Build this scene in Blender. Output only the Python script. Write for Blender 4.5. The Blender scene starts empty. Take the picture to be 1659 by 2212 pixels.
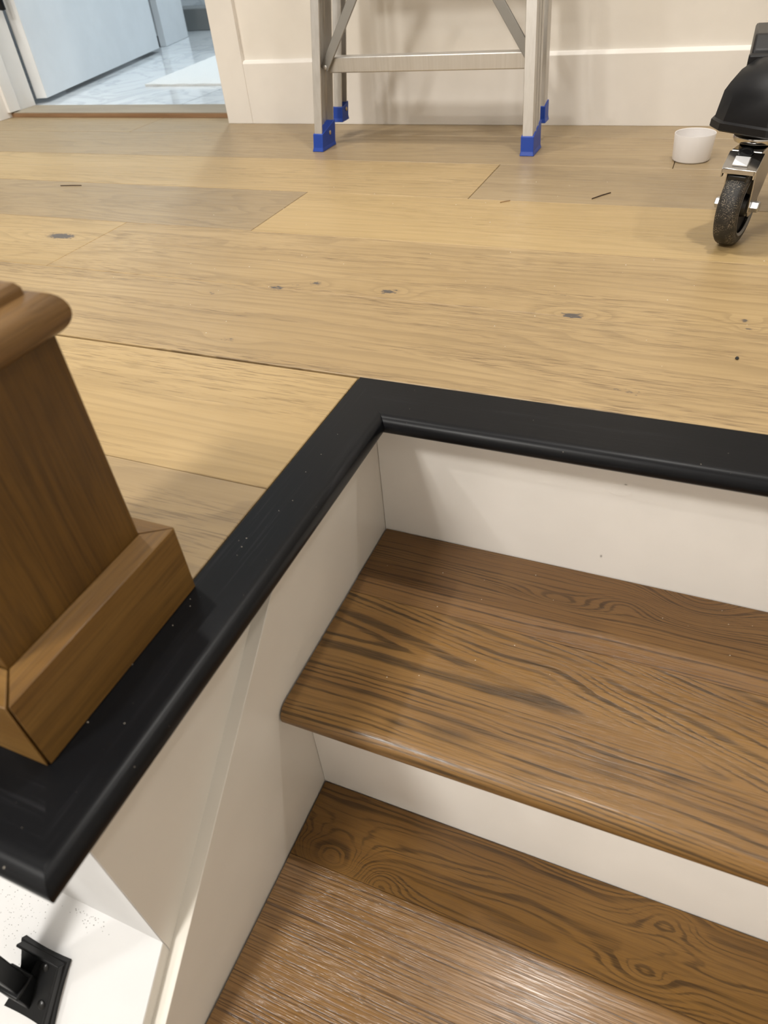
import bpy, bmesh, math, random
from mathutils import Vector, Matrix
random.seed(7)
scene = bpy.context.scene
COL = scene.collection

# ------------------------------------------------------------------ camera, world, exposure
cam_d = bpy.data.cameras.new('camera'); cam = bpy.data.objects.new('camera', cam_d); COL.objects.link(cam)
CR = ((0.92114, 0.38123, -0.07850), (0.19420, -0.62492, -0.75615), (-0.33733, 0.68127, -0.64968))   # right, down, forward
M = Matrix(((CR[0][0], -CR[1][0], -CR[2][0], 0.26177), (CR[0][1], -CR[1][1], -CR[2][1], -0.52857),
            (CR[0][2], -CR[1][2], -CR[2][2], 0.34984), (0, 0, 0, 1)))
cam.matrix_world = M
cam_d.sensor_fit = 'VERTICAL'; cam_d.sensor_height = 36.0; cam_d.lens = 1496.7 / 2212 * 36.0
cam_d.clip_start = 0.01; cam_d.clip_end = 50
cam_d.dof.use_dof = True; cam_d.dof.focus_distance = 0.85; cam_d.dof.aperture_fstop = 9.0
scene.camera = cam
world = bpy.data.worlds.new('world'); scene.world = world; world.use_nodes = True
world.node_tree.nodes['Background'].inputs[0].default_value = (1.0, 0.96, 0.90, 1)
world.node_tree.nodes['Background'].inputs[1].default_value = 0.07
vs = scene.view_settings
vs.view_transform = 'Standard'; vs.look = 'None'; vs.gamma = 1.0; vs.use_curve_mapping = False
vs.exposure = 0.33
CEIL = 2.42
WARM = (1.0, 0.965, 0.91); COOL = (0.76, 0.90, 1.0)
# recessed ceiling lamps (x, y, watts); the fixtures are built at the end
LAMPS = [(0.30, 0.47, 10.5, 'nearest the panelled wall'), (-1.05, 0.15, 11, 'left of the newel post'), (1.35, 0.50, 6, 'right of the rolling stand'),
         (-0.70, -2.15, 52, 'behind the stairwell in the middle'), (-1.60, -1.60, 14, 'behind the stairwell on the left'), (1.25, -1.9, 3, 'behind the stairwell on the right')]
BATH_LAMPS = [(-1.30, 2.10, 19)]

# ------------------------------------------------------------------ helpers
def link(o, parent=None):
    COL.objects.link(o)
    if parent is not None: o.parent = parent
    return o
def finish(name, bm, mat, parent=None, smooth=False, bevel=0, seg=2, autos=40):
    bmesh.ops.remove_doubles(bm, verts=bm.verts, dist=1e-6)
    bmesh.ops.recalc_face_normals(bm, faces=bm.faces)
    if bevel:
        es = [e for e in bm.edges if e.is_manifold and e.calc_face_angle(0) > math.radians(25)]
        rb = bmesh.ops.bevel(bm, geom=es, offset=bevel, segments=seg, profile=0.5, affect='EDGES', clamp_overlap=True)
        for f in rb['faces']: f.smooth = True
    me = bpy.data.meshes.new(name)
    bm.to_mesh(me); bm.free()
    if smooth:
        me.polygons.foreach_set('use_smooth', [True] * len(me.polygons))
        me.set_sharp_from_angle(angle=math.radians(autos))
    o = bpy.data.objects.new(name, me)
    me.materials.append(mat)
    return link(o, parent)
def abox(bm, x0, x1, y0, y1, z0, z1, mtx=None):
    vs_ = [bm.verts.new((x, y, z)) for z in (z0, z1) for y in (y0, y1) for x in (x0, x1)]
    for f in ((0, 2, 3, 1), (4, 5, 7, 6), (0, 1, 5, 4), (2, 6, 7, 3), (0, 4, 6, 2), (1, 3, 7, 5)):
        bm.faces.new([vs_[i] for i in f])
    if mtx is not None: bmesh.ops.transform(bm, matrix=mtx, verts=vs_)
    return vs_
def box(name, b, mat, parent=None, bevel=0, mtx=None, **k):
    bm = bmesh.new(); abox(bm, *b, mtx=mtx)
    return finish(name, bm, mat, parent, bevel=bevel, **k)
def loft(bm, rings, cap=True, closed=True):
    R = [[bm.verts.new(p) for p in r] for r in rings]
    n = len(R[0])
    for a, b in zip(R, R[1:]):
        for i in range(n if closed else n - 1):
            j = (i + 1) % n
            bm.faces.new((a[i], a[j], b[j], b[i]))
    if cap:
        bm.faces.new(R[0][::-1]); bm.faces.new(R[-1])
    return [v for r in R for v in r]
def prism_yz(bm, poly, x0, x1):
    return loft(bm, [[(x, y, z) for y, z in poly] for x in (x0, x1)])
def prism_xy(bm, poly, z0, z1):
    return loft(bm, [[(x, y, z) for x, y in poly] for z in (z0, z1)])
def lathe(bm, prof, mtx=None, n=32):
    """prof: list of (r, z); open profile revolved around z"""
    rings = []
    for r, z in prof:
        rings.append([bm.verts.new((r * math.cos(2 * math.pi * i / n), r * math.sin(2 * math.pi * i / n), z)) for i in range(n)])
    for a, b in zip(rings, rings[1:]):
        for i in range(n):
            j = (i + 1) % n
            bm.faces.new((a[i], a[j], b[j], b[i]))
    if prof[0][0] > 1e-7 and prof[0] != prof[-1]:
        bm.faces.new(rings[0][::-1]); bm.faces.new(rings[-1])
    vv = [v for r in rings for v in r]
    if mtx is not None: bmesh.ops.transform(bm, matrix=mtx, verts=vv)
    return vv
def basis(o, ex, ey, ez):
    return Matrix(((ex[0], ey[0], ez[0], o[0]), (ex[1], ey[1], ez[1], o[1]), (ex[2], ey[2], ez[2], o[2]), (0, 0, 0, 1)))
def empty(name, loc=(0, 0, 0)):
    # parts are modelled in world coordinates, so the root stays at the origin of the place
    o = bpy.data.objects.new(name, None); o.empty_display_size = 0.05
    return link(o)
def tag(o, label=None, cat=None, group=None, kind=None):
    if label: o['label'] = label
    if cat: o['category'] = cat
    if group: o['group'] = group
    if kind: o['kind'] = kind
    return o

# ------------------------------------------------------------------ node helper
class NB:
    def __init__(self, name):
        self.m = bpy.data.materials.new(name); self.m.use_nodes = True
        self.nt = self.m.node_tree; self.b = self.nt.nodes['Principled BSDF']
        self.N = self.nt.nodes; self.L = self.nt.links
    def inp(self, sock, v):
        if v is None: return
        if hasattr(v, 'is_output') or isinstance(v, bpy.types.NodeSocket): self.L.new(v, sock)
        else:
            if isinstance(v, (tuple, list)) and len(v) == 3 and sock.type == 'RGBA': v = (*v, 1)
            sock.default_value = v
    def math(self, op, a, b=None, c=None):
        n = self.N.new('ShaderNodeMath'); n.operation = op
        self.inp(n.inputs[0], a); self.inp(n.inputs[1], b)
        if c is not None: self.inp(n.inputs[2], c)
        return n.outputs[0]
    def add(self, a, b): return self.math('ADD', a, b)
    def sub(self, a, b): return self.math('SUBTRACT', a, b)
    def mul(self, a, b): return self.math('MULTIPLY', a, b)
    def pos(self): return self.N.new('ShaderNodeNewGeometry').outputs['Position']
    def xyz(self, v):
        n = self.N.new('ShaderNodeSeparateXYZ'); self.L.new(v, n.inputs[0]); return n.outputs
    def vec(self, x, y, z):
        n = self.N.new('ShaderNodeCombineXYZ')
        for s, v in zip(n.inputs, (x, y, z)): self.inp(s, v)
        return n.outputs[0]
    def noise(self, v, scale=1, detail=2, rough=.5, dist=0):
        n = self.N.new('ShaderNodeTexNoise'); self.L.new(v, n.inputs['Vector'])
        n.inputs['Scale'].default_value = scale; n.inputs['Detail'].default_value = detail
        n.inputs['Roughness'].default_value = rough; n.inputs['Distortion'].default_value = dist
        return n.outputs['Fac']
    def smooth(self, v, lo, hi, a=0., b=1.):
        n = self.N.new('ShaderNodeMapRange'); n.interpolation_type = 'SMOOTHSTEP'
        self.inp(n.inputs[0], v)
        for i, q in enumerate((lo, hi, a, b)): self.inp(n.inputs[1 + i], q)
        return n.outputs[0]
    def mix(self, f, a, b, mode='MIX'):
        n = self.N.new('ShaderNodeMix'); n.data_type = 'RGBA'; n.blend_type = mode
        self.inp(n.inputs['Factor'], f)
        self.inp(n.inputs[6], a); self.inp(n.inputs[7], b)
        return n.outputs[2]
    def attr(self, name):
        n = self.N.new('ShaderNodeAttribute'); n.attribute_type = 'OBJECT'; n.attribute_name = name
        return n.outputs['Fac']
    def bump(self, h, strength, dist=0.001, normal=None):
        n = self.N.new('ShaderNodeBump'); self.inp(n.inputs['Height'], h)
        n.inputs['Strength'].default_value = strength; n.inputs['Distance'].default_value = dist
        if normal is not None: self.L.new(normal, n.inputs['Normal'])
        return n.outputs[0]
    def out(self, color=None, rough=None, normal=None, **k):
        self.inp(self.b.inputs['Base Color'], color); self.inp(self.b.inputs['Roughness'], rough)
        if normal is not None: self.L.new(normal, self.b.inputs['Normal'])
        for kk, v in k.items(): self.inp(self.b.inputs[kk], v)
        return self.m
def gauss(nb, x, y, x0, y0, sx, sy, amp):
    dx = nb.mul(nb.sub(x, x0), 1 / sx); dy = nb.mul(nb.sub(y, y0), 1 / sy)
    q = nb.add(nb.mul(dx, dx), nb.mul(dy, dy))
    return nb.mul(nb.math('EXPONENT', nb.mul(q, -1.0)), amp)

def paint(name, col, rough=.38, bump=.10, streak=None, patch=False):
    nb = NB(name); p = nb.pos()
    h = nb.noise(p, 160, 3, .6)
    c = nb.mix(nb.smooth(nb.noise(p, 7, 3, .6), .3, .7), tuple(v * .965 for v in col), tuple(min(1, v * 1.02) for v in col))
    if streak:
        x, y, z = nb.xyz(p)
        st = nb.noise(nb.vec(nb.mul(x, 6), nb.mul(y, 6), nb.mul(z, 420)), 1, 3, .6)
        h = nb.add(nb.mul(h, .4), nb.mul(st, streak))
        if patch:
            pt = gauss(nb, x, z, .243, -.066, .012, .0065, 1.0)
            h = nb.add(h, nb.mul(nb.mul(nb.smooth(pt, .3, .5), nb.noise(p, 140, 3, .6)), 5.0))
            for kx, kz, sx, sz in ((.2365, -.152, .0009, .0016), (.247, -.058, .0012, .0006)):
                c = nb.mix(gauss(nb, x, z, kx, kz, sx, sz, .8), c, (.12, .10, .08))
    return nb.out(c, rough, nb.bump(h, bump, .0012))
def plain(name, col, rough=.5, metal=0., spec=.5, coat=0.):
    nb = NB(name)
    return nb.out(col, rough, Metallic=metal, **{'Specular IOR Level': spec, 'Coat Weight': coat})

# ---- pale oak of the landing floor (grain runs along x)
def mat_floor():
    nb = NB('pale_oak_floor'); x, y, z = nb.xyz(nb.pos())
    tone = nb.attr('tone'); off = nb.attr('seed'); warm = nb.attr('fig')
    xo = nb.add(x, nb.mul(off, 7.3)); zo = nb.mul(off, 3.1)
    lf = nb.noise(nb.vec(nb.mul(xo, 1.1), nb.mul(y, 7.5), zo), 1, 2.5, .55, .3)
    g = nb.add(nb.mul(lf, nb.add(9.0, nb.mul(warm, 12.0))), nb.mul(y, 46))
    knots = [(-.6846, .3152, .030, .012, 1), (-.222, .2055, .013, .007, .75), (-.20, .219, .010, .005, .4), (-.176, .2295, .010, .006, .65),
             (-.0746, .2245, .013, .006, .8), (-.067, .229, .007, .004, .5), (.153, .208, .014, .007, .85), (.160, .2135, .008, .005, .5), (-.30, .172, .007, .004, .5),
             (.23, .064, .016, .006, .45), (.325, .235, .006, .004, .7), (.331, .216, .004, .003, .7), (-.205, .064, .012, .005, .45), (.13, .262, .018, .009, .3), (.285, .33, .010, .004, .25)]
    dark = None
    for kx, ky, sx, sy, a in knots:
        g = nb.add(g, gauss(nb, x, y, kx, ky, sx * 3.2, sy * 2.6, 2.2 * a))
        k = gauss(nb, x, y, kx, ky, sx, sy, a)
        dark = k if dark is None else nb.math('MAXIMUM', dark, k)
    ring = nb.math('FRACT', g)
    line = nb.mul(nb.smooth(ring, .45, .93), nb.smooth(ring, 1.0, .95))
    # pores: short dashes along the grain
    por = nb.noise(nb.vec(nb.mul(xo, 26), nb.mul(y, 640), zo), 1, 2, .55)
    porem = nb.mul(nb.smooth(por, .53, .63), nb.smooth(nb.noise(nb.vec(nb.mul(xo, 2.2), nb.mul(y, 26), zo), 1, 2), .36, .62))
    fib = nb.noise(nb.vec(nb.mul(xo, 9), nb.mul(y, 260), zo), 1, 4, .65)
    mott = nb.noise(nb.vec(nb.mul(xo, 2.4), nb.mul(y, 9), zo), 1, 3, .55)
    c = nb.mix(nb.smooth(mott, .3, .7), (.372, .257, .124), (.450, .320, .162))
    c = nb.mix(nb.mul(nb.smooth(fib, .35, .75), .42), c, (.30, .205, .095))
    c = nb.mix(nb.mul(line, nb.add(.36, nb.mul(warm, .30))), c, (.235, .160, .078))
    c = nb.mix(nb.mul(porem, .75), c, (.15, .095, .045))
    c = nb.mix(nb.math('MAXIMUM', nb.mul(tone, .85), 0.0), c, (.275, .210, .130))
    c = nb.mix(nb.math('MAXIMUM', nb.mul(tone, -.8), 0.0), c, (.53, .375, .165))
    kn = nb.smooth(nb.add(dark, nb.mul(nb.sub(nb.noise(nb.vec(nb.mul(x, 160), nb.mul(y, 300), z), 1, 2), .5), 1.5)), .34, .66)
    c = nb.mix(nb.mul(nb.smooth(dark, .05, .8), .30), c, (.30, .19, .085))
    c = nb.mix(nb.mul(kn, .88), c, (.055, .055, .062))
    h = nb.sub(nb.mul(fib, .25), porem)
    return nb.out(c, nb.smooth(fib, .3, .8, .36, .46), nb.bump(h, .22, .0006))

# ---- stained red oak: ring field + pores. field(nb,x,y) returns the ring coordinate
def mat_oak(name, field, light=(.22, .117, .040), mid=(.171, .087, .028), dark=(.034, .018, .007), axis='x', rough=.3,
            ringw=(.50, .74), ringmix=.95, poremix=.6, bump=.3, coat=.25, porescale=1300, knotlist=(), jag=.30):
    nb = NB(name); x, y, z = nb.xyz(nb.pos())
    if axis == 'x': u, v, w = x, y, z
    elif axis == 'y': u, v, w = y, x, z
    else: u, v, w = z, x, y
    vw = nb.add(v, nb.mul(w, .83)) if axis != 'x' else nb.add(v, nb.mul(w, 1.0))
    wob = nb.noise(nb.vec(nb.mul(u, 16), nb.mul(vw, 70), 1.0), 1, 3, .6)
    por = nb.noise(nb.vec(nb.mul(u, 22), nb.mul(vw, porescale), 0.3), 1, 2, .6)
    g = nb.add(field(nb, u, vw), nb.add(nb.mul(wob, .5), nb.mul(por, jag)))
    g = nb.add(g, nb.add(nb.mul(nb.math('SINE', nb.mul(g, .9)), .45), nb.mul(nb.math('SINE', nb.mul(g, 2.3)), .18)))
    ring = nb.math('FRACT', g)
    wn = nb.N.new('ShaderNodeTexWhiteNoise'); wn.noise_dimensions = '1D'; nb.L.new(nb.math('FLOOR', g), wn.inputs['W']); rv = wn.outputs['Value']
    ring2 = nb.add(ring, nb.mul(nb.sub(rv, .5), .28))
    line = nb.mul(nb.mul(nb.smooth(ring2, ringw[0], ringw[1]), nb.smooth(ring, 1.0, .88)), nb.add(.60, nb.mul(rv, .40)))
    pm = nb.smooth(por, .44, .62)
    amp = nb.smooth(nb.noise(nb.vec(nb.mul(u, 8), nb.mul(vw, 75), 6.0), 1, 3, .55), .36, .56, .30, 1.0)
    mott = nb.noise(nb.vec(nb.mul(u, 3.5), nb.mul(vw, 22), 2.2), 1, 3, .55)
    c = nb.mix(nb.smooth(mott, .3, .7), mid, light)
    c = nb.mix(nb.mul(pm, nb.mul(.42, poremix)), c, tuple(m * .40 for m in mid))
    c = nb.mix(nb.mul(nb.mul(line, amp), nb.mul(nb.add(.72, nb.mul(pm, .28)), ringmix)), c, dark)
    for kx, ky, sx, sy, a in knotlist:
        k = gauss(nb, u, vw, kx, ky, sx, sy, a)
        c = nb.mix(nb.mul(k, nb.smooth(wob, .25, .6)), c, dark)
    h = nb.sub(nb.mul(pm, -.6), nb.mul(line, .6))
    return nb.out(c, rough, nb.bump(h, bump, .0005), **{'Coat Weight': coat * .5, 'Coat Roughness': .22, 'Specular IOR Level': .42})

def absq(nb, a, e):      # smooth |a|
    return nb.math('SQRT', nb.add(nb.mul(a, a), e * e))
def field_tread1(nb, u, v):
    # v = y + z ; the top of the tread lies at z = -0.178
    y = nb.add(v, .178)
    yc = nb.add(-.150, nb.add(nb.mul(u, -.045), nb.mul(nb.mul(u, u), -.17)))
    a = absq(nb, nb.sub(y, yc), .0040)
    q = nb.add(a, nb.mul(u, .082))
    q = nb.add(q, gauss(nb, u, y, .225, -.128, .045, .020, -.010))
    lf = nb.noise(nb.vec(nb.mul(u, 5.5), nb.mul(y, 24), 3.3), 1, 2, .5)
    q = nb.add(q, nb.mul(lf, .013))
    return nb.add(nb.mul(q, 108), nb.mul(nb.mul(q, q), 260))
def field_tread1b(nb, u, v):
    y = nb.add(v, .178)
    lf = nb.noise(nb.vec(nb.mul(u, 3.5), nb.mul(y, 20), 13.3), 1, 2, .5)
    g = nb.add(nb.mul(y, 235), nb.mul(lf, 5.0))
    g = nb.add(g, gauss(nb, u, y, .335, -.004, .040, .026, 9.0))
    g = nb.add(g, gauss(nb, u, y, .205, -.050, .045, .009, 3.2))
    return nb.add(g, gauss(nb, u, y, .270, -.030, .030, .014, -3.0))
def field_tread2a(nb, u, v):
    y = nb.add(v, .368)
    lf = nb.noise(nb.vec(nb.mul(u, 6), nb.mul(y, 34), 7.3), 1, 2, .5)
    g = nb.add(nb.mul(y, 150), nb.mul(lf, 5.5))
    g = nb.add(g, gauss(nb, u, y, .043, -.293, .040, .027, 11.0))
    g = nb.add(g, gauss(nb, u, y, .095, -.292, .022, .012, -4.0))
    g = nb.add(g, gauss(nb, u, y, .36, -.226, .030, .016, -4.5))
    return nb.add(g, gauss(nb, u, y, .345, -.284, .030, .012, 3.5))
def field_tread2b(nb, u, v):
    lf = nb.noise(nb.vec(nb.mul(u, 2.5), nb.mul(v, 14), 9.1), 1, 2, .5)
    return nb.add(nb.mul(v, 300), nb.mul(lf, 6.0))
def field_plain(k=120, amp=6., su=3., sv=18., seed=1.):
    def f(nb, u, v):
        lf = nb.noise(nb.vec(nb.mul(u, su), nb.mul(v, sv), seed), 1, 2, .5)
        return nb.add(nb.mul(v, k), nb.mul(lf, amp))
    return f

MFLOOR = mat_floor()
MT1 = mat_oak('stained_oak_tread_cathedral', field_tread1, light=(0.240, 0.128, 0.037), mid=(0.192, 0.097, 0.026), dark=(0.030, 0.017, 0.006), knotlist=((.150, -.402, .024, .006, .6), (.105, -.408, .009, .004, .7), (.28, -.385, .018, .006, .5), (.33, -.382, .012, .006, .5)))
MT1B = mat_oak('stained_oak_tread_back_board', field_tread1b, light=(0.205, 0.106, 0.034), mid=(0.165, 0.081, 0.025), dark=(0.030, 0.014, 0.005), ringmix=.9)
MT2A = mat_oak('stained_oak_tread_knotted', field_tread2a, light=(0.210, 0.108, 0.027), mid=(0.162, 0.079, 0.018), dark=(0.034, 0.017, 0.005), ringmix=.9)
MT2B = mat_oak('stained_oak_tread_striped', field_tread2b, light=(0.235, 0.126, 0.042), mid=(0.200, 0.104, 0.033), dark=(0.036, 0.018, 0.007), ringmix=.9, rough=.23, bump=.45)
MTN = mat_oak('stained_oak_tread_lower', field_plain(190, 5., seed=4.))
PL = dict(light=(0.235, 0.128, 0.034), mid=(0.175, 0.088, 0.020), dark=(0.060, 0.028, 0.008), ringmix=.40, poremix=.5, coat=.1, rough=.42, bump=.12)
MPOST = mat_oak('stained_oak_post', field_plain(110, 7., 2.5, 25, 2.), axis='z', light=(0.150, 0.076, 0.015), mid=(0.105, 0.050, 0.009), dark=(0.034, 0.016, 0.005), ringmix=.40, poremix=.7, coat=.1, rough=.42, bump=.12, porescale=900)
MPLY = mat_oak('stained_oak_plinth', field_plain(150, 5., 4, 30, 6.), axis='y', **PL)
MPLX = mat_oak('stained_oak_plinth_front', field_plain(150, 5., 4, 30, 8.), axis='x', **PL)
MCAP = mat_oak('stained_oak_cap', field_plain(210, 6., 6, 30, 3.), axis='y', light=(0.205, 0.112, 0.038), mid=(0.150, 0.076, 0.022), dark=(0.040, 0.019, 0.007), ringmix=.65, poremix=.6, coat=.15, rough=.4, bump=.2)

def mat_black(axis):
    nb = NB('black_painted_oak_' + axis); x, y, z = nb.xyz(nb.pos())
    u, v = (x, y) if axis == 'x' else (y, x)
    g = nb.noise(nb.vec(nb.mul(u, 12), nb.mul(nb.add(v, nb.mul(z, .8)), 420), .4), 1, 3, .6)
    patch = nb.smooth(nb.noise(nb.vec(nb.mul(u, 3), nb.mul(v, 30), 2.), 1, 2), .42, .66)
    ln = nb.mul(nb.smooth(g, .52, .72), patch)
    spk = nb.smooth(nb.noise(nb.pos(), 420, 1, .4), .80, .83)
    c = nb.mix(nb.mul(ln, .35), (.0040, .0045, .0058), (.035, .035, .04))
    c = nb.mix(nb.mul(spk, .8), c, (.4, .36, .3))
    return nb.out(c, .36, nb.bump(g, .12, .0005), **{'Specular IOR Level': .20})
MBLX = mat_black('x'); MBLY = mat_black('y')
MRISER = paint('cream_riser_paint', (.86, .83, .785), .35, .12, streak=.8, patch=True)
MSKIRT = paint('cream_skirt_paint', (.79, .755, .69), .33, .06)
MWALL = paint('cream_wall_paint', (.84, .80, .745), .5, .06)
MPANEL = paint('cream_panel_paint', (.83, .785, .715), .42, .05)
MWHITE = paint('white_wall_paint', (.72, .722, .725), .6, .05)
MTRIMW = paint('white_trim_paint', (.86, .84, .81), .35, .04)
MDOOR = paint('white_door_paint', (.80, .82, .835), .4, .03)
MCEIL = paint('white_ceiling_paint', (.86, .83, .78), .7, .03)

# ------------------------------------------------------------------ landing floor
XO, YO = -.0235, .025          # outer edges of the black nosing
floor = empty('floor'); tag(floor, kind='structure')
bm = bmesh.new(); abox(bm, -1.75, 2.2, YO, 1.13, -.060, -.0185); abox(bm, -1.75, XO, -.4188, YO, -.040, -.0185)
finish('subfloor', bm, plain('subfloor_ply', (.25, .17, .09), .8), floor)
ROWS = [-.4188, -.348, -.163, .022, .205, .392, .585, .779, .972, 1.118]
BUTT = {0: [-.9], 1: [-.55], 2: [-.95], 3: [-1.0, .95], 4: [-.612, .75], 5: [-.372, .60], 6: [-.084, 1.1], 7: [.205], 8: [-1.068, .30]}
TONE = {0: [0, .1], 1: [.25, .45], 2: [0, -.35], 3: [0, .06, .1], 4: [-.30, -.05, .2], 5: [.62, -.55, .3], 6: [-.35, .60, .1], 7: [.55, .75], 8: [.45, .70, .5]}
FIG = {5: [1.0, .1, .2], 6: [.35, .45, .2], 4: [.6, .1, .1], 3: [.2, .15, 0], 7: [.35, .3], 2: [.1, .12]}
for r in range(len(ROWS) - 1):
    y0, y1 = ROWS[r], ROWS[r + 1]
    xe = XO - .0006 if y0 < .02 else 2.2
    xs = [-1.75] + BUTT[r] + [xe]
    for k in range(len(xs) - 1):
        if xs[k + 1] <= xs[k]: continue
        yy0 = y0 + .0004 if abs(y0 - .022) > 1e-4 else YO + .0006
        bm = bmesh.new()
        gx = .0005
        b = .0007
        x0, x1, ya, yb = xs[k] + gx, xs[k + 1] - gx, yy0, y1 - .0004
        loft(bm, [[(x0, ya, -.018), (x1, ya, -.018), (x1, yb, -.018), (x0, yb, -.018)],
                  [(x0, ya, -b), (x1, ya, -b), (x1, yb, -b), (x0, yb, -b)],
                  [(x0 + b, ya + b, 0), (x1 - b, ya + b, 0), (x1 - b, yb - b, 0), (x0 + b, yb - b, 0)]])
        o = finish('plank', bm, MFLOOR, floor)
        t = TONE.get(r, [0] * 4); o['tone'] = float(t[min(k, len(t) - 1)])
        fg = FIG.get(r, [.2] * 4); o['fig'] = float(fg[min(k, len(fg) - 1)])
        o['seed'] = float(r * 1.37 + k * 2.61)

# ------------------------------------------------------------------ black nosing around the stairwell
nos = empty('stair_nosing'); tag(nos, 'black painted wooden nosing edging the landing above the stairs', 'nosing')
TH = .0195; RR = TH / 2
XI, YI = .0295, -.0410          # inner (stairwell side) extremity
YE = -.478; XC = XO            # front end of the landing
def nose_profile(outer, inner):
    s = 1 if inner > outer else -1
    pr = [(outer, -TH), (outer, -.0008), (outer + s * .0008, 0)]
    cx = inner - s * RR
    pr += [(outer + s * .0014, 0), (cx - s * .0005, 0)]
    for i in range(0, 19):
        a = math.pi / 2 - math.pi * i / 18
        pr.append((cx + s * RR * math.cos(a), -RR + RR * math.sin(a)))
    pr.append((cx - s * .0005, -TH))
    return pr
# piece along x (top of the stairs); its left end is mitred at the inner/outer corner
pa = nose_profile(YO, YI)
def mx(y):                      # mitre line from (XO,YO) to (XI,YI)
    return XO + (YO - y) / (YO - YI) * (XI - XO)
bm = bmesh.new(); loft(bm, [[(mx(y), y, z) for y, z in pa], [(2.2, y, z) for y, z in pa]])
finish('nosing_board', bm, MBLX, nos, smooth=True, autos=50)
pb = nose_profile(XO, XI)
def my(x): return YO - (x - XO) / (XI - XO) * (YO - YI)
pc_in = YE; pc_out = -.4195
def my2(x): return pc_out + (x - XO) / (XI - XO) * (pc_in - pc_out)
bm = bmesh.new(); loft(bm, [[(x, my(x) , z) for x, z in pb], [(x, my2(x), z) for x, z in pb]])
finish('nosing_board', bm, MBLY, nos, smooth=True, autos=50)
pcp = nose_profile(pc_out, pc_in)
def mx2(y): return XO + (y - pc_out) / (pc_in - pc_out) * (XI - XO)
bm = bmesh.new(); loft(bm, [[(mx2(y), y, z) for y, z in pcp], [(-1.2, y, z) for y, z in pcp]])
finish('nosing_board', bm, MBLX, nos, smooth=True, autos=50)

# ------------------------------------------------------------------ stairs
H1, H, RUN = .178, .190, .216
XR = .95                        # right wall of the stairs
stair = empty('staircase'); tag(stair, 'stained oak staircase with cream painted risers going down from the landing', 'stairs')
def riser(y, z0, z1):
    return box('riser', (.0005, XR, y, y + .018, z0, z1), MRISER, stair)
NT = .025                       # tread thickness
def tread(k, boards):
    """boards: list of (y_back, y_front, material)"""
    zt = -H1 - H * k; yb = -RUN * k; yf = yb - .2555
    t = None
    for i, (a, b, m) in enumerate(boards):
        bm = bmesh.new()
        if i == len(boards) - 1:
            prof = [(a, zt - NT), (a, zt)]
            r = NT / 2
            prof.append((b + r + .0005, zt))
            for q in range(0, 17):
                an = math.pi / 2 - math.pi * q / 16
                prof.append((b + r - r * math.cos(an), zt - r + r * math.sin(an)))
            prof.append((b + r + .0005, zt - NT))
        else:
            prof = [(a, zt - NT), (a, zt), (b + .0004, zt), (b + .0004, zt - NT)]
        prism_yz(bm, prof, .0018, XR - .001)
        finish('tread_board', bm, m, stair, smooth=True, autos=35)
riser(0, -H1 - .03, -TH)
tread(0, [(-.0012, -.1015, MT1B), (-.1015, -.2555, MT1)])
riser(-RUN, -H1 - H - .03, -H1 - NT)
tread(1, [(-RUN - .0012, -.3000, MT2A), (-.3000, -RUN - .2555, MT2B)])
for k in range(2, 7):
    riser(-RUN * k, -H1 - H * k - .03, -H1 - H * (k - 1) - NT)
    tread(k, [(-RUN * k - .0012, -RUN * k - .12, MTN), (-RUN * k - .12, -RUN * k - .2555, MTN)])
# skirt board on the left of the stairs, its top edge runs down parallel to the flight
XW = -.012
SL = .905
ys, zs = -.176, -TH
yb_ = -1.7
bm = bmesh.new()
prism_yz(bm, [(.018, -TH), (ys, zs), (yb_, zs + SL * (yb_ - ys)), (yb_, zs + SL * (yb_ - ys) - .45), (-.3, -.9), (.018, -.55)], XW - .0015, 0.0)
finish('skirt_board', bm, MSKIRT, stair, bevel=.0008, seg=2)

# ------------------------------------------------------------------ walls around the stairwell
YF, ZK = -.4368, -.2385         # end of the landing body, top of the low sloping wall there
wl = empty('wall_left'); tag(wl, kind='structure')
box('landing_side', (-1.2, XW, YF + .0008, .03, -1.9, -TH - .0003), MSKIRT, wl)
box('landing_front', (-1.2, XW - .0006, YF, YF + .0008, -1.9, -TH - .0003), MWHITE, wl)
bm = bmesh.new()
prism_yz(bm, [(YF, ZK), (-1.75, ZK + SL * (-1.75 - YF)), (-1.75, -2.2), (YF, -2.2)], -.62, XW)
lk = finish('wall_left_lower', bm, MSKIRT, None); tag(lk, kind='structure')
bm = bmesh.new()
n_ = .0009
prism_yz(bm, [(YF, ZK), (YF, ZK + n_), (-1.75, ZK + n_ + SL * (-1.75 - YF)), (-1.75, ZK + SL * (-1.75 - YF))], -.62, XW - .0004)
finish('wall_cap', bm, MWHITE, lk)
wr = box('wall_right', (XR, XR + .1, -2.8, YO - .03, -2.2, -TH - .0003), MWALL); tag(wr, kind='structure')

# ------------------------------------------------------------------ back wall with panelling and doorway
YW = 1.062
XD0, XD1 = -1.60, -.834         # doorway
wb = empty('wall_back'); tag(wb, kind='structure')
bm = bmesh.new(); abox(bm, XD1, 2.2, YW + .010, YW + .12, 0, CEIL); abox(bm, -2.6, XD0 - .02, YW + .012, YW + .12, 0, CEIL); abox(bm, XD0 - .02, XD1, YW + .012, YW + .12, 2.05, CEIL)
finish('wall_panel', bm, MPANEL, wb)
bm = bmesh.new()
prism_yz(bm, [(YW + .0101, 0), (YW, 0), (YW, .121), (YW + .004, .126), (YW + .0101, .1275)], -.766, 2.2)
finish('bottom_rail', bm, MWALL, wb, bevel=.0008)
box('door_stile', (XD1 - .0005, -.766, YW - .0005, YW + .0101, 0, 2.13), MWALL, wb, bevel=.001)
box('mid_rail', (-.766, 2.2, YW, YW + .0101, .86, .95), MWALL, wb, bevel=.001)
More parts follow.
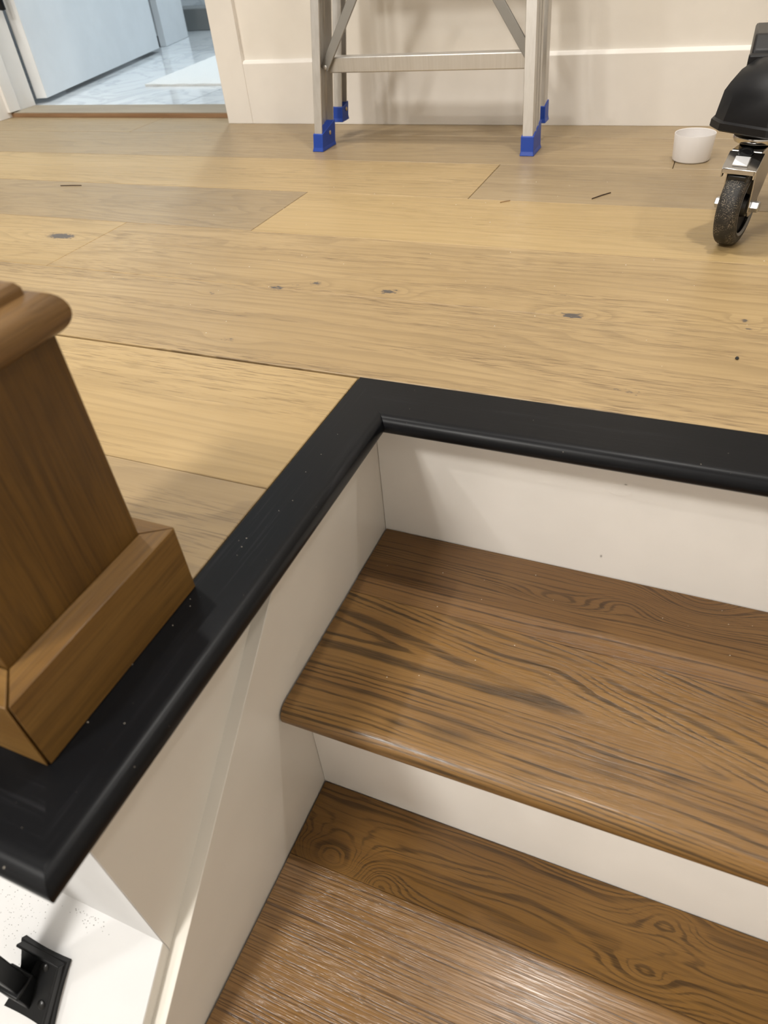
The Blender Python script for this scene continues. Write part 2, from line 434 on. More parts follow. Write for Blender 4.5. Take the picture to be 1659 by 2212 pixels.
dc = empty('door_1'); tag(dc, kind='structure')
# casing and jamb on the left of the opening
bm = bmesh.new(); prism_xy(bm, [(XD0 - .09, YW + .0118), (XD0 - .09, YW - .010), (XD0 - .03, YW - .010), (XD0 - .022, YW - .004), (XD0 - .004, YW - .002), (XD0 - .004, YW + .0118)], 0, 2.12)
finish('door_casing', bm, MTRIMW, dc)
box('door_jamb', (XD0 - .018, XD0, YW + .0125, YW + .155, 0.0, 2.05), MTRIMW, dc, bevel=.001)
box('door_stop', (XD0, XD0 + .011, YW + .045, YW + .085, 0.0135, 2.05), MTRIMW, dc, bevel=.001)
# open door leaf
hp = Vector((-1.5925, 1.2397, 0)); dd = Vector((-.283, .94, 0)).normalized(); dn = Vector((dd.y, -dd.x, 0))
mt = basis(hp, dd, dn, (0, 0, 1))
box('door_leaf', (0, .965, -.0175, .0175, .024, 2.03), MDOOR, dc, mtx=mt, bevel=.0015)
MBLK = plain('black_metal_hinge', (.012, .012, .013), .35, .6)
bm = bmesh.new(); lathe(bm, [(0, .238), (.0085, .240), (.0085, .33), (0, .332)], Matrix.Translation((-1.585, 1.205, 0)), 16)
finish('hinge', bm, MBLK, dc, smooth=True)
# threshold
MTHR = mat_oak('greyed_oak_threshold', field_plain(60, 4., 3, 20, 5.), light=(.33, .27, .19), mid=(.28, .225, .155), dark=(.2, .15, .1), ringmix=.3, poremix=.3, coat=0, rough=.5, bump=.1)
MTHRE = mat_oak('raw_oak_threshold_edge', field_plain(160, 4., 6, 40, 5.5), light=(.36, .215, .115), mid=(.27, .150, .075), dark=(.16, .085, .04), ringmix=.4, poremix=.4, coat=0, rough=.6, bump=.1)
th = empty('trim_1'); tag(th, kind='structure')
box('threshold_board', (XD0 - .0, XD1 + .10, 1.1205, 1.215, 0.0, .0115), MTHR, th)
box('threshold_edge', (XD0 - .0, XD1 + .10, 1.1185, 1.1203, 0.0, .0095), MTHRE, th)

# ------------------------------------------------------------------ bathroom beyond the door
def mat_marble():
    nb = NB('polished_marble_tile'); p = nb.pos(); x, y, z = nb.xyz(p)
    n1 = nb.noise(p, 3.2, 5, .6, 1.2); v = nb.math('ABSOLUTE', nb.sub(n1, .5))
    vein = nb.smooth(v, .035, .0)
    c = nb.mix(nb.mul(vein, .55), (.70, .72, .73), (.42, .45, .48))
    c = nb.mix(nb.mul(nb.smooth(nb.noise(p, 6, 3), .45, .7), .25), c, (.55, .58, .60))
    return nb.out(c, .09)
MMARB = mat_marble()
bf = empty('floor_bathroom'); tag(bf, kind='structure')
box('grout_bed', (-2.9, -.6, 1.2155, 3.4, -.03, .0085), plain('grey_grout', (.45, .46, .47), .8), bf)
TS = .60
bm = bmesh.new(); tme = None
for i in range(4):
    for j in range(4):
        x0 = -2.88 + i * TS; y0 = 1.217 + j * TS
        x1 = min(x0 + TS - .002, -.6); y1 = min(y0 + TS - .002, 3.4)
        box('floor_tile', (x0, x1, y0, y1, .0085, .0115), MMARB, bf)
wbl = box('wall_bathroom_left', (-2.95, -2.88, YW + .121, 3.4, 0, CEIL), MWHITE); tag(wbl, kind='structure')
wbb = box('wall_bathroom_back', (-2.95, -.5, 3.4, 3.5, 0, CEIL), MMARB); tag(wbb, kind='structure')
wbr = box('wall_bathroom_right', (-.598, -.5, YW + .121, 3.4, 0, CEIL), MWHITE); tag(wbr, kind='structure')
vc = empty('vanity_cabinet'); tag(vc, 'pale grey cabinet side standing beyond the open bathroom door', 'cabinet')
rot = Matrix.Translation((-1.925, 2.29, 0)) @ Matrix.Rotation(math.radians(17), 4, 'Z')
box('cabinet_body', (-.50, 0, .02, .30, .05, .84), MDOOR, vc, mtx=rot, bevel=.002)
box('cabinet_side_panel', (-.02, .008, .012, .308, .0116, .85), MDOOR, vc, mtx=rot, bevel=.002)
box('cabinet_plinth', (-.48, -.03, .04, .29, .0116, .05), plain('cabinet_plinth_grey', (.2, .2, .2), .6), vc, mtx=rot)
box('cabinet_top', (-.52, .012, .0, .32, .85, .88), MMARB, vc, mtx=rot, bevel=.002)
sc = box('shower_curb', (-2.80, -.62, 2.78, 2.94, .0116, .098), plain('shower_curb_grey', (.20, .205, .20), .35), None, bevel=.004); tag(sc, 'grey tiled shower curb at the far end of the bathroom floor', 'curb')
# bath mat
def mat_rug():
    nb = NB('white_bath_mat_pile'); h = nb.noise(nb.pos(), 300, 3, .7)
    return nb.out(nb.mix(h, (.66, .67, .66), (.84, .85, .83)), .95, nb.bump(h, .8, .004))
bm = bmesh.new()
cs = [(-1.392, 1.467), (-1.00, 1.455), (-1.10, 2.03), (-1.475, 2.02)]
nx, ny = 18, 24
cx = lambda a, b: tuple((1 - a) * ((1 - b) * cs[0][i] + b * cs[3][i]) + a * ((1 - b) * cs[1][i] + b * cs[2][i]) for i in (0, 1))
top = [[None] * (ny + 1) for _ in range(nx + 1)]; bot = [[None] * (ny + 1) for _ in range(nx + 1)]
for i in range(nx + 1):
    for j in range(ny + 1):
        x, y = cx(i / nx, j / ny); e = min(i, nx - i, j, ny - j)
        zt = .0118 + (.011 if e > 0 else .006) + random.uniform(-.0008, .0008)
        top[i][j] = bm.verts.new((x + random.uniform(-.002, .002), y + random.uniform(-.002, .002), zt)); bot[i][j] = bm.verts.new((x, y, .0117))
for i in range(nx):
    for j in range(ny):
        bm.faces.new((top[i][j], top[i + 1][j], top[i + 1][j + 1], top[i][j + 1])); bm.faces.new((bot[i][j], bot[i][j + 1], bot[i + 1][j + 1], bot[i + 1][j]))
for i in range(nx):
    bm.faces.new((bot[i][0], bot[i + 1][0], top[i + 1][0], top[i][0])); bm.faces.new((top[i][ny], top[i + 1][ny], bot[i + 1][ny], bot[i][ny]))
for j in range(ny):
    bm.faces.new((top[0][j], top[0][j + 1], bot[0][j + 1], bot[0][j])); bm.faces.new((bot[nx][j], bot[nx][j + 1], top[nx][j + 1], top[nx][j]))
o = finish('bath_mat', bm, mat_rug(), None, smooth=True, autos=60); tag(o, 'white bath mat lying on the marble bathroom floor', 'mat')

# ------------------------------------------------------------------ newel post
nw = empty('newel_post'); tag(nw, 'short brown oak newel post with rounded cap on the landing corner', 'post')
PX1, PY0, PY1 = -.034, -.4045, -.2915; PX0 = PX1 - .113
box('shaft', (PX0, PX1, PY0, PY1, .0002, .200), MPOST, nw, bevel=.0008)
QX1, QY0, QY1 = -.0175, -.4235, -.2765; QX0 = QX1 - .147
ZQ, ZQ2 = .0565, .0595
def plinth(p_out0, p_out1, p_in0, p_in1, mat, g=.0003):
    bm = bmesh.new()
    def mix(a, b, t): return (a[0] + (b[0] - a[0]) * t, a[1] + (b[1] - a[1]) * t)
    ring0 = [(*p_out0, .0001), (*p_out0, ZQ), (*p_in0, ZQ2), (*p_in0, .0001)]
    ring1 = [(*p_out1, .0001), (*p_out1, ZQ), (*p_in1, ZQ2), (*p_in1, .0001)]
    loft(bm, [ring0, ring1]); return finish('plinth_board', bm, mat, nw, bevel=.0007)
o_ = .0004
plinth((QX1, QY0 + o_ * 3), (QX1, QY1 - o_), (PX1 + .0002, PY0 + o_), (PX1 + .0002, PY1 - o_), MPLY)
plinth((QX0 + o_, QY0), (QX1 - o_ * 2, QY0), (PX0 + o_, PY0 - .0002), (PX1 - o_, PY0 - .0002), MPLX)
plinth((QX0 + o_, QY1), (QX1 - o_, QY1), (PX0 + o_, PY1 + .0002), (PX1 - o_, PY1 + .0002), MPLX)
plinth((QX0, QY0 + o_), (QX0, QY1 - o_), (PX0 - .0002, PY0 + o_), (PX0 - .0002, PY1 - o_), MPLY)
# cap: square slab with a full round edge and a raised square on top
def sq(x0, x1, y0, y1, z): return [(x0, y0, z), (x1, y0, z), (x1, y1, z), (x0, y1, z)]
bm = bmesh.new(); rings = []
CO, CT, CZ = .0085, .0245, .1985
r = CT / 2
rings.append(sq(PX0, PX1, PY0, PY1, CZ))
for i in range(0, 15):
    a = -math.pi / 2 + math.pi * i / 14
    e = CO - r + r * math.cos(a) * 1.0
    rings.append(sq(PX0 - e, PX1 + e, PY0 - e, PY1 + e, CZ + r + r * math.sin(a)))
loft(bm, rings)
cap = finish('cap', bm, MCAP, nw, smooth=True, autos=50)
bm = bmesh.new(); e1, e2 = -.0042, -.0060
loft(bm, [sq(PX0 - e1, PX1 + e1, PY0 - e1, PY1 + e1, CZ + CT - .001), sq(PX0 - e1, PX1 + e1, PY0 - e1, PY1 + e1, CZ + CT + .0035), sq(PX0 - e2, PX1 + e2, PY0 - e2, PY1 + e2, CZ + CT + .0065), sq(PX0 + .05, PX1 - .05, PY0 + .05, PY1 - .05, CZ + CT + .012)])
finish('cap_top', bm, MCAP, cap, bevel=.0006)

# ------------------------------------------------------------------ black metal railing post with its foot on the sloping wall
mp = empty('railing_post'); tag(mp, 'black metal railing post with screwed foot on the white sloping wall', 'post')
MBM = plain('black_powder_coat', (.006, .0065, .0072), .42, spec=.25)
MBS = plain('black_screw', (.018, .018, .018), .3, .5)
en = Vector((0, -SL, 1)).normalized(); es = Vector((0, 1, SL)).normalized(); ex_ = Vector((1, 0, 0))
FC = Vector((-.1135, -.4895, ZK + n_ + SL * (-.4895 - YF)))     # centre of the foot on the slope
fm = basis(FC, ex_, es, en)
bm = bmesh.new()
out = []
w, l = .0245, .0275
for sx, sy in ((1, -1), (1, 1), (-1, 1), (-1, -1)):
    out.append((sx * w, sy * l))
pts = []
for i in range(4):
    a, b = out[i], out[(i + 1) % 4]
    for t in range(6):
        tt = t / 6; px = a[0] + (b[0] - a[0]) * tt; py = a[1] + (b[1] - a[1]) * tt
        c_ = math.sin(math.pi * tt) * (.007 if i in (2, ) else .0012)
        nx_, ny_ = (-(b[1] - a[1]), b[0] - a[0]); ll = math.hypot(nx_, ny_)
        pts.append((px + nx_ / ll * c_, py + ny_ / ll * c_))
vv = loft(bm, [[(px, py, .0002) for px, py in pts], [(px, py, .005) for px, py in pts], [(px * .96, py * .96, .006) for px, py in pts]])
bmesh.ops.transform(bm, matrix=fm, verts=vv)
foot = finish('foot_plate', bm, MBM, mp, smooth=True, autos=40)
# raised rim on the uphill and right-hand sides
bm = bmesh.new(); abox(bm, -.0215, .0235, .0245, .0268, .006, .013, mtx=fm); abox(bm, .0205, .0230, -.026, .0245, .006, .012, mtx=fm)
finish('foot_rim', bm, MBM, foot, bevel=.0006)
# socket: upright box sleeve around the bar
BXc, BYc = -.1245, -.4985
bz = FC.z - SL * (FC.y - BYc)
bm = bmesh.new()
abox(bm, BXc - .0125, BXc + .0125, BYc - .0095, BYc + .0095, bz - .004, bz + .024)
finish('socket', bm, MBM, mp, bevel=.0015)
bm = bmesh.new(); prism_yz(bm, [(BYc + .0095, bz + .012), (BYc + .0275, bz + .0275), (BYc + .0275, bz + .024), (BYc + .0095, bz + .0055)], BXc - .008, BXc - .004); prism_yz(bm, [(BYc + .0095, bz + .022), (BYc + .0275, bz + .0275), (BYc + .0275, bz + .024), (BYc + .0095, bz + .0055)], BXc + .008, BXc + .012)
finish('gusset', bm, MBM, mp)
box('bar', (BXc - .0095, BXc + .0095, BYc - .0065, BYc + .0065, bz, .95), MBM, mp, bevel=.001)
for sx, sy in ((.006, .0165), (.0115, -.011)):
    bm = bmesh.new()
    mm = fm @ Matrix.Translation((sx, sy, .0058))
    lathe(bm, [(0, 0), (.0036, 0), (.0036, .0007), (.0022, .0018), (0, .0019)], mm, 18)
    s_ = finish('screw', bm, MBS, foot, smooth=True)

# ------------------------------------------------------------------ aluminium step ladder leaning on the wall
def mat_alu():
    nb = NB('brushed_aluminium'); x, y, z = nb.xyz(nb.pos())
    n = nb.noise(nb.vec(nb.mul(x, 300), nb.mul(y, 300), nb.mul(z, 9)), 1, 3, .6)
    c = nb.mix(n, (.52, .50, .47), (.70, .68, .65))
    return nb.out(c, nb.smooth(n, .2, .8, .36, .5), Metallic=.85)
MALU = mat_alu(); MALD = plain('dark_aluminium', (.30, .29, .27), .45, .8)
MBLUE = plain('blue_plastic_foot', (.005, .05, .36), .42); MSCR = plain('brass_rivet', (.55, .45, .3), .35, .9); MRUB = plain('dark_rubber', (.02, .02, .025), .8)
lad = empty('step_ladder'); tag(lad, 'folded aluminium step ladder with blue feet leaning against the panelled wall', 'ladder')
LEAN, TAP = .1327, .052
def lp(x, y, z, side):          # side -1 left, +1 right: taper inwards, lean back
    return (x - side * TAP * z, y + LEAN * z, z)
def stile(sec, side, z0, z1, name='stile', mat=MALU):
    bm = bmesh.new()
    loft(bm, [[lp(x, y, z, side) for x, y in sec] for z in (z0, z1)])
    return finish(name, bm, mat, lad, bevel=.0007)
def chan(x0, x1, y0, y1, side, t=.0022):
    """C section; web on the outer side"""
    if side < 0:
        return [(x0, y0), (x1, y0), (x1, y0 + t), (x0 + t, y0 + t), (x0 + t, y1 - t), (x1, y1 - t), (x1, y1), (x0, y1)]
    return [(x1, y0), (x0, y0), (x0, y0 + t), (x1 - t, y0 + t), (x1 - t, y1 - t), (x0, y1 - t), (x0, y1), (x1, y1)]
HT = 1.02
ST = {-1: (-.4845, -.4675), 1: (-.0595, -.0405)}
for side in (-1, 1):
    x0, x1 = ST[side]
    s = stile(chan(x0, x1, .835, .890, side), side, .004, HT)
    # ribs running along the outer web
    for yy in (.852, .871):
        bm = bmesh.new(); xr = x0 + .0022 if side < 0 else x1
        loft(bm, [[lp(xr + dx, yy + dy, z, side) for dx, dy in ((0, 0), (.0014, 0), (.0014, .0022), (0, .0022))] for z in (.004, HT)])
        finish('rib', bm, MALU, s)
    rx0, rx1 = (x0 - .004, x1 - .003) if side < 0 else (x0 + .000, x1 - .003)
    s2 = stile(chan(rx0, rx1, .936, .962, side), side, .034, HT - .12, 'rear_stile')
    # front boot
    def boot(x0, x1, y0, y1, zb, ztf, ztb, name='foot'):
        bm = bmesh.new(); o = .0022
        P = lambda x, y, z: lp(x, y, z, side)
        loft(bm, [[P(x0 - o * 1.7, y0 - o * 1.7, zb), P(x1 + o * 1.7, y0 - o * 1.7, zb), P(x1 + o * 1.7, y1 + o * 1.7, zb), P(x0 - o * 1.7, y1 + o * 1.7, zb)],
                  [P(x0 - o, y0 - o, zb + .007), P(x1 + o, y0 - o, zb + .007), P(x1 + o, y1 + o, zb + .007), P(x0 - o, y1 + o, zb + .007)],
                  [P(x0 - o, y0 - o, ztf), P(x1 + o, y0 - o, ztf), P(x1 + o, y1 + o, ztb), P(x0 - o, y1 + o, ztb)]])
        f = finish(name, bm, MBLUE, lad, bevel=.001)
        xs = x1 + o
        bm = bmesh.new(); q = P(xs, (y0 + y1) / 2 + .004, (zb + ztb) / 2 + .004)
        lathe(bm, [(0, 0), (.004, 0), (.004, .001), (.002, .002), (0, .002)], basis(q, (0, 1, 0), (0, 0, 1), (1, 0, 0)), 14)
        if side < 0: finish('rivet', bm, MSCR, f, smooth=True)
        else: bm.free()
        return f
    boot(x0, x1, .835, .890, 0.0002, .031, .046)
    boot(rx0, rx1, .936, .962, .031, .058, .064)
# lower rung
def lx(side, inner, z): 
    return (ST[-1][0] + .0022 + TAP * z) if side < 0 else (ST[1][1] - .0022 - TAP * z)
bm = bmesh.new(); z0, z1 = .1275, .1535; yy0, yy1 = .884, .912
loft(bm, [[(x, yy0, z0), (x, yy1, z0), (x, yy1, z1), (x, yy0, z1)] for x in (ST[-1][1] + TAP * .14 + .002, ST[1][0] - TAP * .14 + .006)])
finish('rung', bm, MALU, lad, bevel=.002, seg=3)
# knee braces up to the first step
def brace(p0, p1, wd=.0085, t=.0025):
    p0, p1 = Vector(p0), Vector(p1); d = (p1 - p0).normalized(); side = Vector((0, 1, 0)).cross(d).normalized()
    fw = Vector((0, 1, 0))
    bm = bmesh.new()
    loft(bm, [[tuple(p + side * a + fw * b) for a, b in ((-wd, -t), (wd, -t), (wd, t), (-wd, t))] for p in (p0 - d * wd * .6, p0, p1)])
    return finish('brace', bm, MALD, lad, bevel=.0008)
zt = .335
b1 = brace((-.4600, .876, .1400), (-.337, .898, zt)); b2 = brace((-.066, .884, .1480), (-.205, .905, zt))
for b_, p in ((b1, (-.4600, .8735, .1385)), (b2, (-.066, .8815, .1480))):
    bm = bmesh.new(); lathe(bm, [(0, 0), (.0045, 0), (.0035, .002), (0, .0028)], basis(p, (1, 0, 0), (0, 0, 1), (0, -1, 0)), 14)
    finish('rivet', bm, MALU, b_, smooth=True)
for zc in (.34, .60, .86):
    xl = ST[-1][1] + TAP * zc - .006; xr = ST[1][0] - TAP * zc + .006; yb0 = .838 + LEAN * zc
    bm = bmesh.new(); abox(bm, xl, xr, yb0, yb0 + .05, zc - .012, zc + .012)
    finish('step', bm, MALU, lad, bevel=.002)
bm = bmesh.new(); zc = HT; abox(bm, ST[-1][0] + TAP * zc - .01, ST[1][1] - TAP * zc + .01, .832 + LEAN * zc, .832 + LEAN * zc + .075, zc + .0005, zc + .03)
finish('top_cap', bm, MBLUE, lad, bevel=.004)

# ------------------------------------------------------------------ white plastic cup
bm = bmesh.new()
lathe(bm, [(0, .0003), (.0275, .0003), (.0292, .0018), (.0300, .006), (.0322, .0405), (.0319, .0412), (.0310, .0408), (.0288, .006), (.027, .004), (0, .004)], Matrix.Translation((.2283, .8345, 0)), 48)
o = finish('plastic_cup', bm, plain('white_plastic', (.80, .77, .75), .35), None, smooth=True, autos=35); tag(o, 'small white plastic cup standing on the floor beside the caster', 'cup')

# ------------------------------------------------------------------ rolling stand: black leg end on a braked caster
rs = empty('rolling_stand'); tag(rs, 'black rolling stand leg on a chrome braked caster wheel', 'stand')
MCHR = plain('polished_chrome', (.62, .61, .60), .16, 1.0); MSTL = plain('zinc_steel', (.60, .61, .63), .3, .95)
def mat_tyre():
    nb = NB('dusty_black_tyre'); p = nb.pos()
    s = nb.mul(nb.smooth(nb.noise(p, 900, 2, .6), .56, .63), nb.smooth(nb.noise(p, 60, 2, .5), .36, .56))
    return nb.out(nb.mix(nb.mul(s, nb.attr('dust')), (.018, .017, .016), (.45, .38, .28)), .55)
MTYR = mat_tyre(); MHUB = plain('black_wheel_hub', (.010, .010, .011), .3)
def mat_plast():
    nb = NB('black_moulded_plastic'); h = nb.noise(nb.pos(), 900, 2, .6)
    return nb.out((.010, .010, .011), .42, nb.bump(h, .12, .0005), **{'Specular IOR Level': .3})
MPLA = mat_plast()
TH_ = math.radians(16)
e1 = Vector((math.cos(TH_), -math.sin(TH_), 0)); e2 = Vector((math.sin(TH_), math.cos(TH_), 0)); ez = Vector((0, 0, 1))
WR, WW = .0465, .0245
WC = Vector((.3010, .4590, WR))
wm = basis(WC, e2, ez, e1)      # local z is the axle
bm = bmesh.new(); pf = [(.0345, -WW / 2)]
for i in range(13):
    a = -math.pi / 2 + math.pi * i / 12
    pf.append((WR - .007 + .007 * math.cos(a), (WW / 2 - .0062) * (1 if a > 0 else -1 if a < 0 else 0) + .0062 * math.sin(a)))
pf.append((.0345, WW / 2)); pf.append((.0345, -WW / 2))
lathe(bm, pf, wm, 48); ty = finish('tyre', bm, MTYR, rs, smooth=True, autos=50); ty['dust'] = .7
bm = bmesh.new(); lathe(bm, [(0, -.008), (.0344, -.008), (.0344, .008), (.030, .0075), (.024, .004), (.014, .005), (.012, .013), (0, .013)], wm, 40); hub = finish('hub', bm, MHUB, rs, smooth=True)
bm = bmesh.new(); lathe(bm, [(.0315, .0105), (.0345, .0123), (.0352, .0127), (.0345, .0131), (.0315, .0112), (.0315, .0105)], wm, 40); finish('rim_ring', bm, plain('grey_rim_ring', (.16, .155, .15), .35, .4), hub, smooth=True)
# axle bolt heads
for s_, a in ((1, .0208), (-1, -.0208)):
    bm = bmesh.new(); mm = wm @ Matrix.Translation((0, 0, a)) @ (Matrix.Identity(4) if s_ > 0 else Matrix.Rotation(math.pi, 4, 'X'))
    lathe(bm, [(0, -.004), (.0065, -.004), (.0065, .004), (.0055, .005), (0, .005)], mm, 6); finish('axle_bolt', bm, MSTL, rs)
# fork cheeks: tapered plates from the crown to the axle
fk = None
for s_ in (1, -1):
    bm = bmesh.new(); a0 = s_ * .0150; a1 = s_ * .0170
    poly = [(-.012, 0 - .004), (-.006, -.011), (.006, -.011), (.012, -.004), (.050, .040), (.052, .062), (-.012, .062), (-.016, .050)]
    loft(bm, [[tuple(WC + e2 * p + ez * q + e1 * a) for p, q in poly] for a in (a0, a1)])
    o = finish('fork_cheek', bm, MCHR, rs, bevel=.0006)
bm = bmesh.new()
loft(bm, [[tuple(WC + e2 * p + ez * q + e1 * a) for p, q in ((-.016, .0500), (-.010, .0615), (.052, .0615), (.052, .0640), (-.0115, .0640), (-.0185, .0510))] for a in (-.0172, .0172)])
fk = finish('fork_crown', bm, MCHR, rs, bevel=.0008)
# brake: sloping chrome pedal in front of the crown with folded lip
bm = bmesh.new()
cross = [(-.0140, .0630), (-.0325, .0480), (-.0325, .0425), (-.0308, .0425), (-.0308, .0472), (-.0130, .0613)]
loft(bm, [[tuple(WC + e2 * p + ez * q + e1 * a) for p, q in cross] for a in (-.0185, .0205)])
bk = finish('brake_pedal', bm, MCHR, rs, bevel=.0007)
bm = bmesh.new(); nrm = Vector((0, 0, 0)); d_ = (e2 * .0195 + ez * .0165).normalized(); n2 = (ez * d_.dot(e2) - e2 * d_.dot(ez)).normalized()
bp = WC + e2 * -.0325 + ez * .0485
mm = basis(bp, e1, d_, n2)
abox(bm, -.0085, .0085, .0035, .0155, .0, .0022, mtx=mm); finish('brake_button', bm, plain('satin_silver_plate', (.75, .76, .78), .4, .5), bk, bevel=.0006)
bm = bmesh.new(); lathe(bm, [(0, 0), (.0060, 0), (.0060, .0012), (.0045, .0012), (.004, .0006), (0, .0006)], mm @ Matrix.Translation((.0, .0215, .0004)) @ Matrix.Scale(1.4, 4, (1, 0, 0)), 20); finish('embossed_oval', bm, MHUB, bk, smooth=True)
for a in (-.0185, .0175):
    bm = bmesh.new(); loft(bm, [[tuple(WC + e2 * p + ez * q + e1 * (a + t)) for p, q in ((-.0325, .0480), (-.0325, .0385), (-.0270, .0385), (-.0225, .0530))] for t in (0, .0018)])
    finish('pedal_flange', bm, MCHR, bk, bevel=.0004)
bm = bmesh.new(); loft(bm, [[tuple(WC + e2 * p + ez * q + e1 * a) for p, q in ((-.0290, .0330), (-.0310, .0400), (-.004, .0560), (.0, .0490))] for a in (-.0105, .0105)])
finish('brake_shoe', bm, MHUB, bk, bevel=.001)
# swivel head
SC = WC + e2 * .026
bm = bmesh.new(); lathe(bm, [(0, .1105), (.021, .1105), (.0275, .1135), (.0290, .1165), (.0285, .1195), (.024, .1215), (.018, .1215), (.017, .1300), (0, .1300)], Matrix.Translation((SC.x, SC.y, 0)), 40)
finish('swivel_race', bm, MCHR, rs, smooth=True, autos=40)
# moulded housing (end of the leg) with flared rim
LD = Vector((math.sin(math.radians(35)), math.cos(math.radians(35)), 0)); LS = Vector((LD.y, -LD.x, 0))
LC = Vector((SC.x + .011, SC.y, 0))
def outline(w, f, b, ch, z, sh=0.0):
    pts = [(-w, b), (-w, -f + ch), (-w * .86, -f + ch * .42), (-w + ch, -f), (w - ch, -f), (w * .86, -f + ch * .42), (w, -f + ch), (w, b)]
    return [tuple(LC + LS * p + LD * (q + sh) + ez * z) for p, q in pts]
bm = bmesh.new()
loft(bm, [outline(.0590, .0560, .26, .030, .1285), outline(.0605, .0575, .26, .030, .1300), outline(.0600, .0570, .26, .030, .1370), outline(.0570, .0545, .26, .029, .1390),
          outline(.0535, .0505, .26, .029, .1660), outline(.0500, .0465, .26, .029, .1740), outline(.0435, .0380, .26, .027, .1860), outline(.0340, .0250, .26, .022, .1950), outline(.0180, .0040, .26, .012, .2000)])
hs = finish('housing', bm, MPLA, rs, smooth=True, autos=28)
# recessed finger loop and groove on the top of the housing
bm = bmesh.new(); tor = []
mm = Matrix.Translation(LC + LD * -.004 + LS * .002 + ez * .1985) @ Matrix.Rotation(math.radians(14), 4, LS)
lathe(bm, [(.0150, -.004), (.0165, .0016), (.0185, .0020), (.0205, .0008), (.0208, -.004), (.0150, -.004)], mm, 32)
finish('loop_rim', bm, MPLA, hs, smooth=True)
# upper block of the leg rising towards the column
bm = bmesh.new()
loft(bm, [[(x, y, z) for y, z in ((.500, .178), (.640, .178), (.640, .211), (.528, .214), (.506, .200))] for x in (.2800, .2850, .37)])
lb = finish('leg_block', bm, MPLA, rs, bevel=.003)
box('block_flange', (.2775, .372, .489, .505, .180, .1985), MPLA, lb, bevel=.002)
bm = bmesh.new(); lathe(bm, [(0, .2), (.03, .2), (.03, .9), (0, .9)], Matrix.Translation(LC + LD * .22), 24)
finish('column', bm, MPLA, rs, smooth=True)

# ------------------------------------------------------------------ small debris on the landing
MSPL = plain('dark_wood_splinter', (.06, .035, .02), .8)
def splinter(p0, p1, w, mat, label):
    p0, p1 = Vector(p0), Vector(p1); d = (p1 - p0); s = Vector((-d.y, d.x, 0)).normalized() * w; m_ = (p0 + p1) / 2 + s * .9
    bm = bmesh.new()
    loft(bm, [[tuple(p + s * a + ez * b) for a, b in ((-k, .0002), (k, .0002), (k * .5, .0002 + w * 1.2), (-k * .5, .0002 + w * 1.2))] for p, k in ((p0, .35), (m_, 1.0), (p1, .25))])
    o = finish('wood_splinter', bm, mat); tag(o, label, 'splinter'); return o
splinter((.105, .607, 0), (.128, .640, 0), .0012, MSPL, 'dark wood splinter on the floor left of the caster')
splinter((-.905, .555, 0), (-.858, .562, 0), .0012, MSPL, 'thin dark wood splinter near the left edge of the floor')
splinter((-.028, .572, 0), (-.015, .583, 0), .0009, plain('brown_chip', (.28, .17, .08), .8), 'tiny brown wood chip beside the grey plank end')
bm = bmesh.new(); lathe(bm, [(0, .0002), (.0014, .0004), (.0018, .0014), (.0012, .0026), (0, .0030)], Matrix.Translation((.3212, .1490, 0)), 16)
o = finish('black_bead', bm, plain('black_bead', (.01, .01, .01), .5), None, smooth=True); tag(o, 'tiny black bead on the floor behind the nosing', 'bead')
bm = bmesh.new(); rnd = random.Random(3)
def speck(x, y, z, s):
    v = [bm.verts.new((x + s * dx, y + s * dy, z + s * dz)) for dx, dy, dz in ((-1, -.6, .05), (1, -.5, .05), (.2, .9, .05), (0, 0, .9))]
    for f in ((0, 2, 1), (0, 1, 3), (1, 2, 3), (2, 0, 3)): bm.faces.new([v[i] for i in f])
for _ in range(60):
    x, y = rnd.uniform(-.5, .36), rnd.uniform(.05, .75)
    speck(x, y, .0001, rnd.uniform(.0004, .0010))
for _ in range(18): speck(rnd.uniform(.02, .4), rnd.uniform(-.19, -.01), -.1779, rnd.uniform(.0003, .0007))
for _ in range(14): speck(rnd.uniform(-.02, .01), rnd.uniform(-.42, -.02), .0001, rnd.uniform(.0003, .0006))
o = finish('dust_specks', bm, plain('pale_dust', (.72, .66, .55), .9)); tag(o, 'pale dust specks scattered over the landing and stairs', 'dust', kind='stuff')
bm = bmesh.new()
def onslope(x, y): return (x, y, ZK + n_ + .0001 + SL * (y - YF))
for _ in range(130):
    x = min(-.02, max(-.2, rnd.gauss(-.150, .018))); y = rnd.gauss(-.463, .012)
    if y > YF - .003: continue
    speck(*onslope(x, y), rnd.uniform(.0002, .0005))
for _ in range(40):
    x = rnd.gauss(-.085, .012); speck(*onslope(x, YF - .004 - abs(rnd.gauss(0, .004))), rnd.uniform(.0002, .0006))
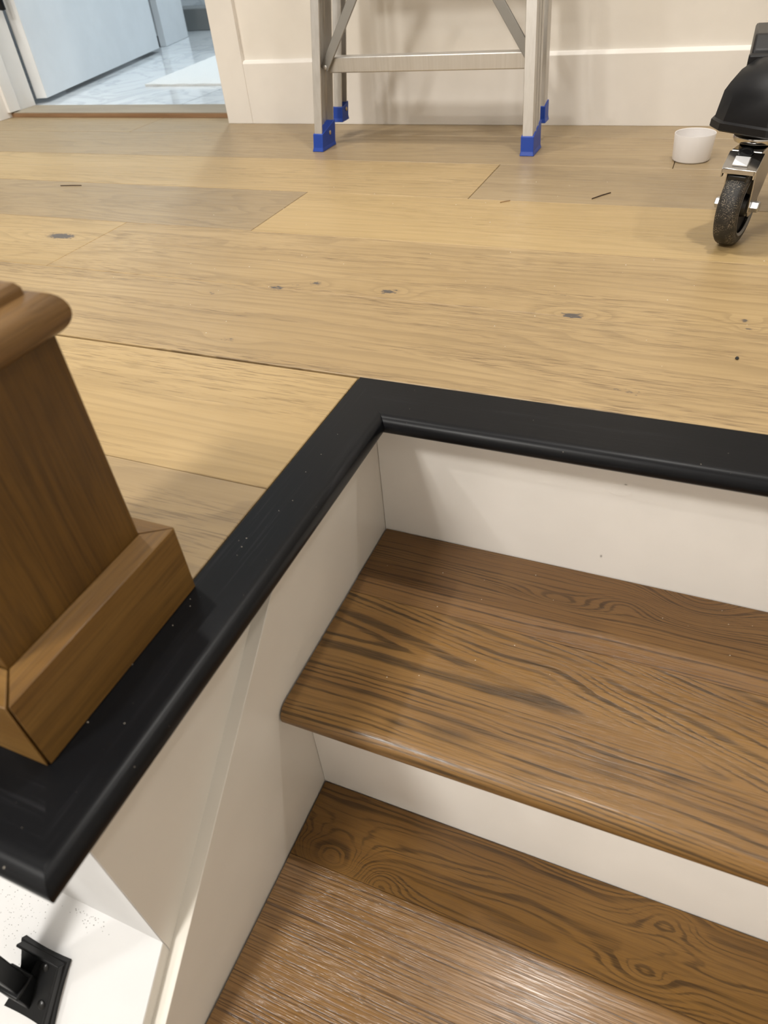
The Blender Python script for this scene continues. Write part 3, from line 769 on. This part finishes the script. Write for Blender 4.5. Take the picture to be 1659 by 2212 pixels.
o = finish('sawdust_specks', bm, plain('grey_sawdust', (.12, .11, .10), .9)); tag(o, 'fine dark dust specks on the white sloping wall', 'dust', kind='stuff')

# ------------------------------------------------------------------ rest of the room and the ceiling lamps
ce = box('ceiling', (-2.95, 2.3, -3.0, 3.5, CEIL + .001, CEIL + .1), MCEIL); tag(ce, kind='structure')
w_ = box('wall_side', (2.2, 2.3, -3.0, YW + .12, -.06, CEIL), MWALL); tag(w_, kind='structure')
w_ = box('wall_front', (-2.95, 2.3, -3.0, -2.9, -2.2, CEIL), MWALL); tag(w_, kind='structure')
MTR = plain('white_lamp_trim', (.85, .85, .84), .4)
def mat_emit(name, col, s):
    nb = NB(name); nb.out((.8, .8, .8), .5, **{'Emission Color': (*col, 1), 'Emission Strength': s}); return nb.m
ME1 = mat_emit('warm_lamp_lens', WARM, 6.0); ME2 = mat_emit('cool_lamp_lens', COOL, 6.0)
def lamp(x, y, w, col, me, label, k=1.0):
    t = empty('ceiling_light'); tag(t, label, 'light', 'recessed ceiling lights')
    bm = bmesh.new(); lathe(bm, [(.058 * k, CEIL - .003), (.075 * k, CEIL - .004), (.078 * k, CEIL), (.058 * k, CEIL), (.058 * k, CEIL - .003)], Matrix.Translation((x, y, 0)), 32); finish('trim_ring', bm, MTR, t, smooth=True)
    bm = bmesh.new(); lathe(bm, [(0, CEIL - .0015), (.057 * k, CEIL - .0015), (.057 * k, CEIL), (0, CEIL)], Matrix.Translation((x, y, 0)), 32); finish('lens', bm, me, t)
    d = bpy.data.lights.new('lamp_light', 'AREA'); d.shape = 'DISK'; d.size = .11 * k; d.energy = w; d.color = col; d.spread = math.radians(150)
    lo = bpy.data.objects.new('lamp_light', d); link(lo, t); lo.location = (x, y, CEIL - .006)
for x, y, w, t_ in LAMPS: lamp(x, y, w, WARM, ME1, 'round recessed ceiling light ' + t_, 4.4 if w > 30 else 1.0)
for x, y, w in BATH_LAMPS: lamp(x, y, w, COOL, ME2, 'round recessed ceiling light in the bathroom')
